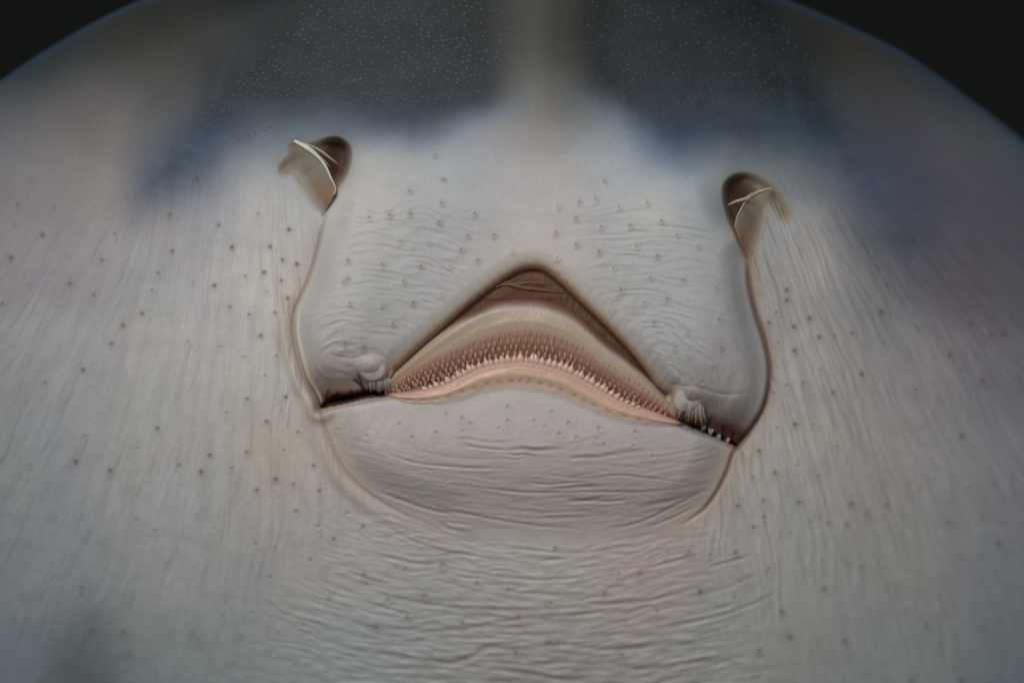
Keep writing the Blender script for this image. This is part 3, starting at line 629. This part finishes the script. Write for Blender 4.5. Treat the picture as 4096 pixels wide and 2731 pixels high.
# ------------------------------------------------------------------ palate folds in the recess above the upper jaw
for pts3, r in (([(1120, 665), (1160, 652), (1205, 660), (1240, 664), (1300, 672)], 2.4), ([(1150, 642), (1185, 650), (1220, 648), (1265, 655)], 1.6), ([(1190, 632), (1215, 645), (1228, 662)], 1.1), ([(1140, 652), (1175, 644), (1200, 634)], 1.2)):
    c = resample(crom(P(pts3)), 24); hh = h_at(c[:, 0], c[:, 1])+.3*r; pth = world(c[:, 0], c[:, 1], np.full(24, np.median(hh))*.5+hh*.5)
    V, Fc = tube(pth, K*r*np.sin(np.linspace(.15, math.pi-.15, 24)), 8)
    link('palate_fold', mesh('palate_fold', V, Fc, M_palate), ray)

# ------------------------------------------------------------------ nasal flaps
def flap(rim, att, hr, ha, inner, rimr, label, rimmat):
    a = resample(crom(P(rim)), 40); b = resample(crom(P(att)), 40); t = np.linspace(0, 1, 26)
    base = float(h_at(a[20, 0]-0, a[20, 1]-40)[0]) if False else 0
    UV = a[None]*(1-t[:, None, None])+b[None]*t[:, None, None]
    s = np.linspace(0, 1, 40)
    hA = np.interp(s, np.linspace(0, 1, len(hr)), hr); hB = np.interp(s, np.linspace(0, 1, len(ha)), ha)
    hB, AB = relief(b[:, 0], b[:, 1]); cB = pigment(b[:, 0], b[:, 1], AB); hB = hB-.35
    tb = sm(0, 1, t[:, None])
    Hf = hA[None]*(1-tb)+hB[None]*tb-3.0*np.sin(t*math.pi)[:, None]*np.sin(s*math.pi)[None]
    TTf, SSf = np.meshgrid(t, s, indexing='ij')
    Hf += .9*perlin(SSf*6, TTf*1.2, 15)*np.sin(TTf*math.pi)
    k = np.array([srgb(c) for c in [(196, 188, 170), (164, 154, 134), (142, 136, 124), (156, 132, 110), (126, 90, 72)]])
    tt = TTf*.35+SSf*.65*(.35+.65*SSf)+.06*perlin(SSf*5, TTf*3, 22)
    Cf = np.stack([np.interp(tt, [0, .1, .35, .62, .95], k[:, q]) for q in range(3)], -1)
    kb = sm(.45, 1.0, TTf)[..., None]*(1-.3*SSf[..., None])
    Cf = Cf*(1-kb)+cB[None]*kb
    f = sheet('nasal_flap', UV, Hf, M_flap, Cf, ray); f['label'] = label
    sol = f.modifiers.new('thickness', 'SOLIDIFY'); sol.thickness = .0006; sol.offset = -1 if label.startswith('left') else 1
    pth = world(a[:, 0], a[:, 1], hA+.6)
    V, Fc = tube(pth, K*np.interp(s, np.linspace(0, 1, len(rimr)), rimr), 8)
    link('flap_rim', mesh('flap_rim', V, Fc, rimmat), f)
    for pts_, hs, r in inner:
        c = resample(crom(P(pts_)), 24); hh = np.linspace(hs[0], hs[1], 24)
        V, Fc = tube(world(c[:, 0], c[:, 1], hh), K*r*np.sin(np.linspace(.3, math.pi-.1, 24)), 8)
        link('inner_fold', mesh('inner_fold', V, Fc, M_strand), f)
    return f
hl = lambda x, y: float(h_at(x*F, y*F)[0])
hL = hl(880, 470); hLc = hl(600, 470); hR = hl(1600, 520); hRc = hl(1860, 560)
print('heights', hL, hLc, hR, hRc)
flap([(676, 323), (704, 338), (728, 357), (747, 380), (759, 405), (770, 430), (768, 446)], [(660, 332), (652, 372), (668, 420), (698, 464), (740, 500)],
     [hLc+8, hLc+6, hLc+3, hL-4, hL-7], [hLc-2, hLc-7, hLc-6, hLc-7, hL-16],
     [([(700, 328), (730, 342), (758, 362), (778, 378)], (hLc+1, hLc-10), 1.3), ([(712, 345), (738, 362), (760, 385)], (hLc-3, hLc-12), .8)],
     [1.6, 3.0, 2.0, 1.0, .8, .4], 'left nasal flap with a bright upturned rim', M_rim)
flap([(1772, 432), (1742, 440), (1716, 458), (1702, 480), (1692, 500), (1688, 522)], [(1786, 446), (1780, 484), (1764, 524), (1744, 564), (1720, 606)],
     [hRc+7, hRc+6, hR-5, hR-8], [hRc-1, hRc-7, hRc-7, hRc-8, hR-12],
     [([(1672, 470), (1690, 462), (1712, 455), (1730, 440)], (hR-12, hR-6), 1.5)],
     [.9, 1.6, 1.3, .9, .8, .5], 'right nasal flap with a dull tan fold', M_strand)

# ------------------------------------------------------------------ papillae fringing the lip corners
def papilla(parent, p0, p1, drop, r):
    a = np.array(p0)*F; b = np.array(p1)*F; n = 8; t = np.linspace(0, 1, n)[:, None]
    c = a*(1-t)+b*t; c[:, 0] += rng.uniform(-1.0, 1.0)*np.sin(t[:, 0]*math.pi)
    h0 = float(h_at(a[0], a[1])[0])-r*.3
    V, Fc = tube(world(c[:, 0], c[:, 1], h0-drop*t[:, 0]**1.3), K*r*np.interp(t[:, 0], [0, .3, .7, 1], [.7, 1, .85, .35]), 8)
    col = np.array([srgb(q) for q in ((186, 180, 180), (168, 158, 150), (118, 90, 74))])
    tt = np.repeat(t[:, 0], 8); cc = np.stack([np.interp(tt, [0, .4, 1], col[:, q]) for q in range(3)], -1)
    link('papilla', mesh('papilla', V, Fc, M_skin, cc), parent)
def lobe(cx, cy, rx, ry, h0, hh, name, label):
    r = np.linspace(0, 1, 22)[:, None]; a = np.linspace(0, 2*math.pi, 49)[None]
    rr = r*(1+.08*np.sin(2*a+1)+.06*np.sin(3*a+cx))
    U = cx+rx*rr*np.cos(a); V = cy+ry*rr*np.sin(a)
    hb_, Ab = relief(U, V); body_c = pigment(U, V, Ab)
    Hh = hb_+(np.maximum(hb_, h0-4*(V-cy)/ry)-hb_)*sm(1, .55, r)+hh*np.clip(1-r**2, 0, 1)**.8-.35
    top_hl = (sm(1, .2, r)*.6*np.clip(.75-.6*np.sin(a), .15, 1))[..., None]  # cream flesh with a highlight painted on the lobe's upper side
    C3 = body_c*(1-top_hl)+srgb((210, 205, 200))*1.08*top_hl
    o = sheet(name, np.stack([U, V], -1), Hh, M_skin, C3, ray); o['label'] = label
    return o
kl = hl(852, 835); kr = hl(1585, 905)
print('knob', kl, kr)
lobeL = lobe(373, 371, 16, 15, kl-6, .35, 'labial_lobe', 'left pale lobe fringed with fine papillae')
for i in range(12):
    x = 850+i*4.2+rng.uniform(-1, 1); y0 = 866+3*math.sin(i*2.1)+rng.uniform(-4, 4)
    papilla(lobeL, (x, y0), (x+1+i*.9+rng.uniform(-1.5, 1.5), 898+rng.uniform(-5, 4)-.2*i), 7, rng.uniform(1.5, 2.1))
lobeR = lobe(686, 402, 17, 16, kr-6, .35, 'labial_lobe', 'right pale lobe with a ragged fringe over the lip')
for i in range(15):
    x = 1550+i*4.4+rng.uniform(-1, 1); y0 = 922+abs(x-1584)*.12+rng.uniform(-4, 4)
    papilla(lobeR, (x, y0), (x+(x-1596)*.75-4+rng.uniform(-3, 3), 950+max(0, x-1556)*.38+rng.uniform(-6, 6)), 7, rng.uniform(1.4, 2.3))
for i in range(8):
    x = 1612+i*8.5+rng.uniform(-3, 3); y0 = 972+i*5+rng.uniform(-3, 5)
    papilla(lobeR, (x, y0), (x+rng.uniform(-8, 4), y0+rng.uniform(12, 19)), 1, rng.uniform(1.0, 1.7))

# ------------------------------------------------------------------ dark water behind
def water():
    m = bpy.data.materials.new('dark_water'); m.use_nodes = True; nt = m.node_tree; b = nt.nodes['Principled BSDF']
    b.inputs['Roughness'].default_value = .9; b.inputs['Specular IOR Level'].default_value = .1
    tc = nt.nodes.new('ShaderNodeTexCoord'); nz = nt.nodes.new('ShaderNodeTexNoise'); nz.inputs['Scale'].default_value = 3
    nt.links.new(tc.outputs['Object'], nz.inputs['Vector']); cr = nt.nodes.new('ShaderNodeValToRGB')
    cr.color_ramp.elements[0].color = (.045, .052, .052, 1); cr.color_ramp.elements[1].color = (.062, .07, .067, 1)
    cr.color_ramp.elements[0].position = .35; cr.color_ramp.elements[1].position = .65
    nt.links.new(nz.outputs[0], cr.inputs[0]); nt.links.new(cr.outputs[0], b.inputs['Base Color'])
    n = 40; x = np.linspace(-1, 1, n); X, Z = np.meshgrid(x*2.4, np.linspace(-1.4, 1.4, n))
    Y = .9-.35*(X/2.4)**2
    co = np.stack([X, Y, Z], -1); o = link('water', mesh('water', co, grid_faces(n, n), m)); o['kind'] = 'structure'
water()
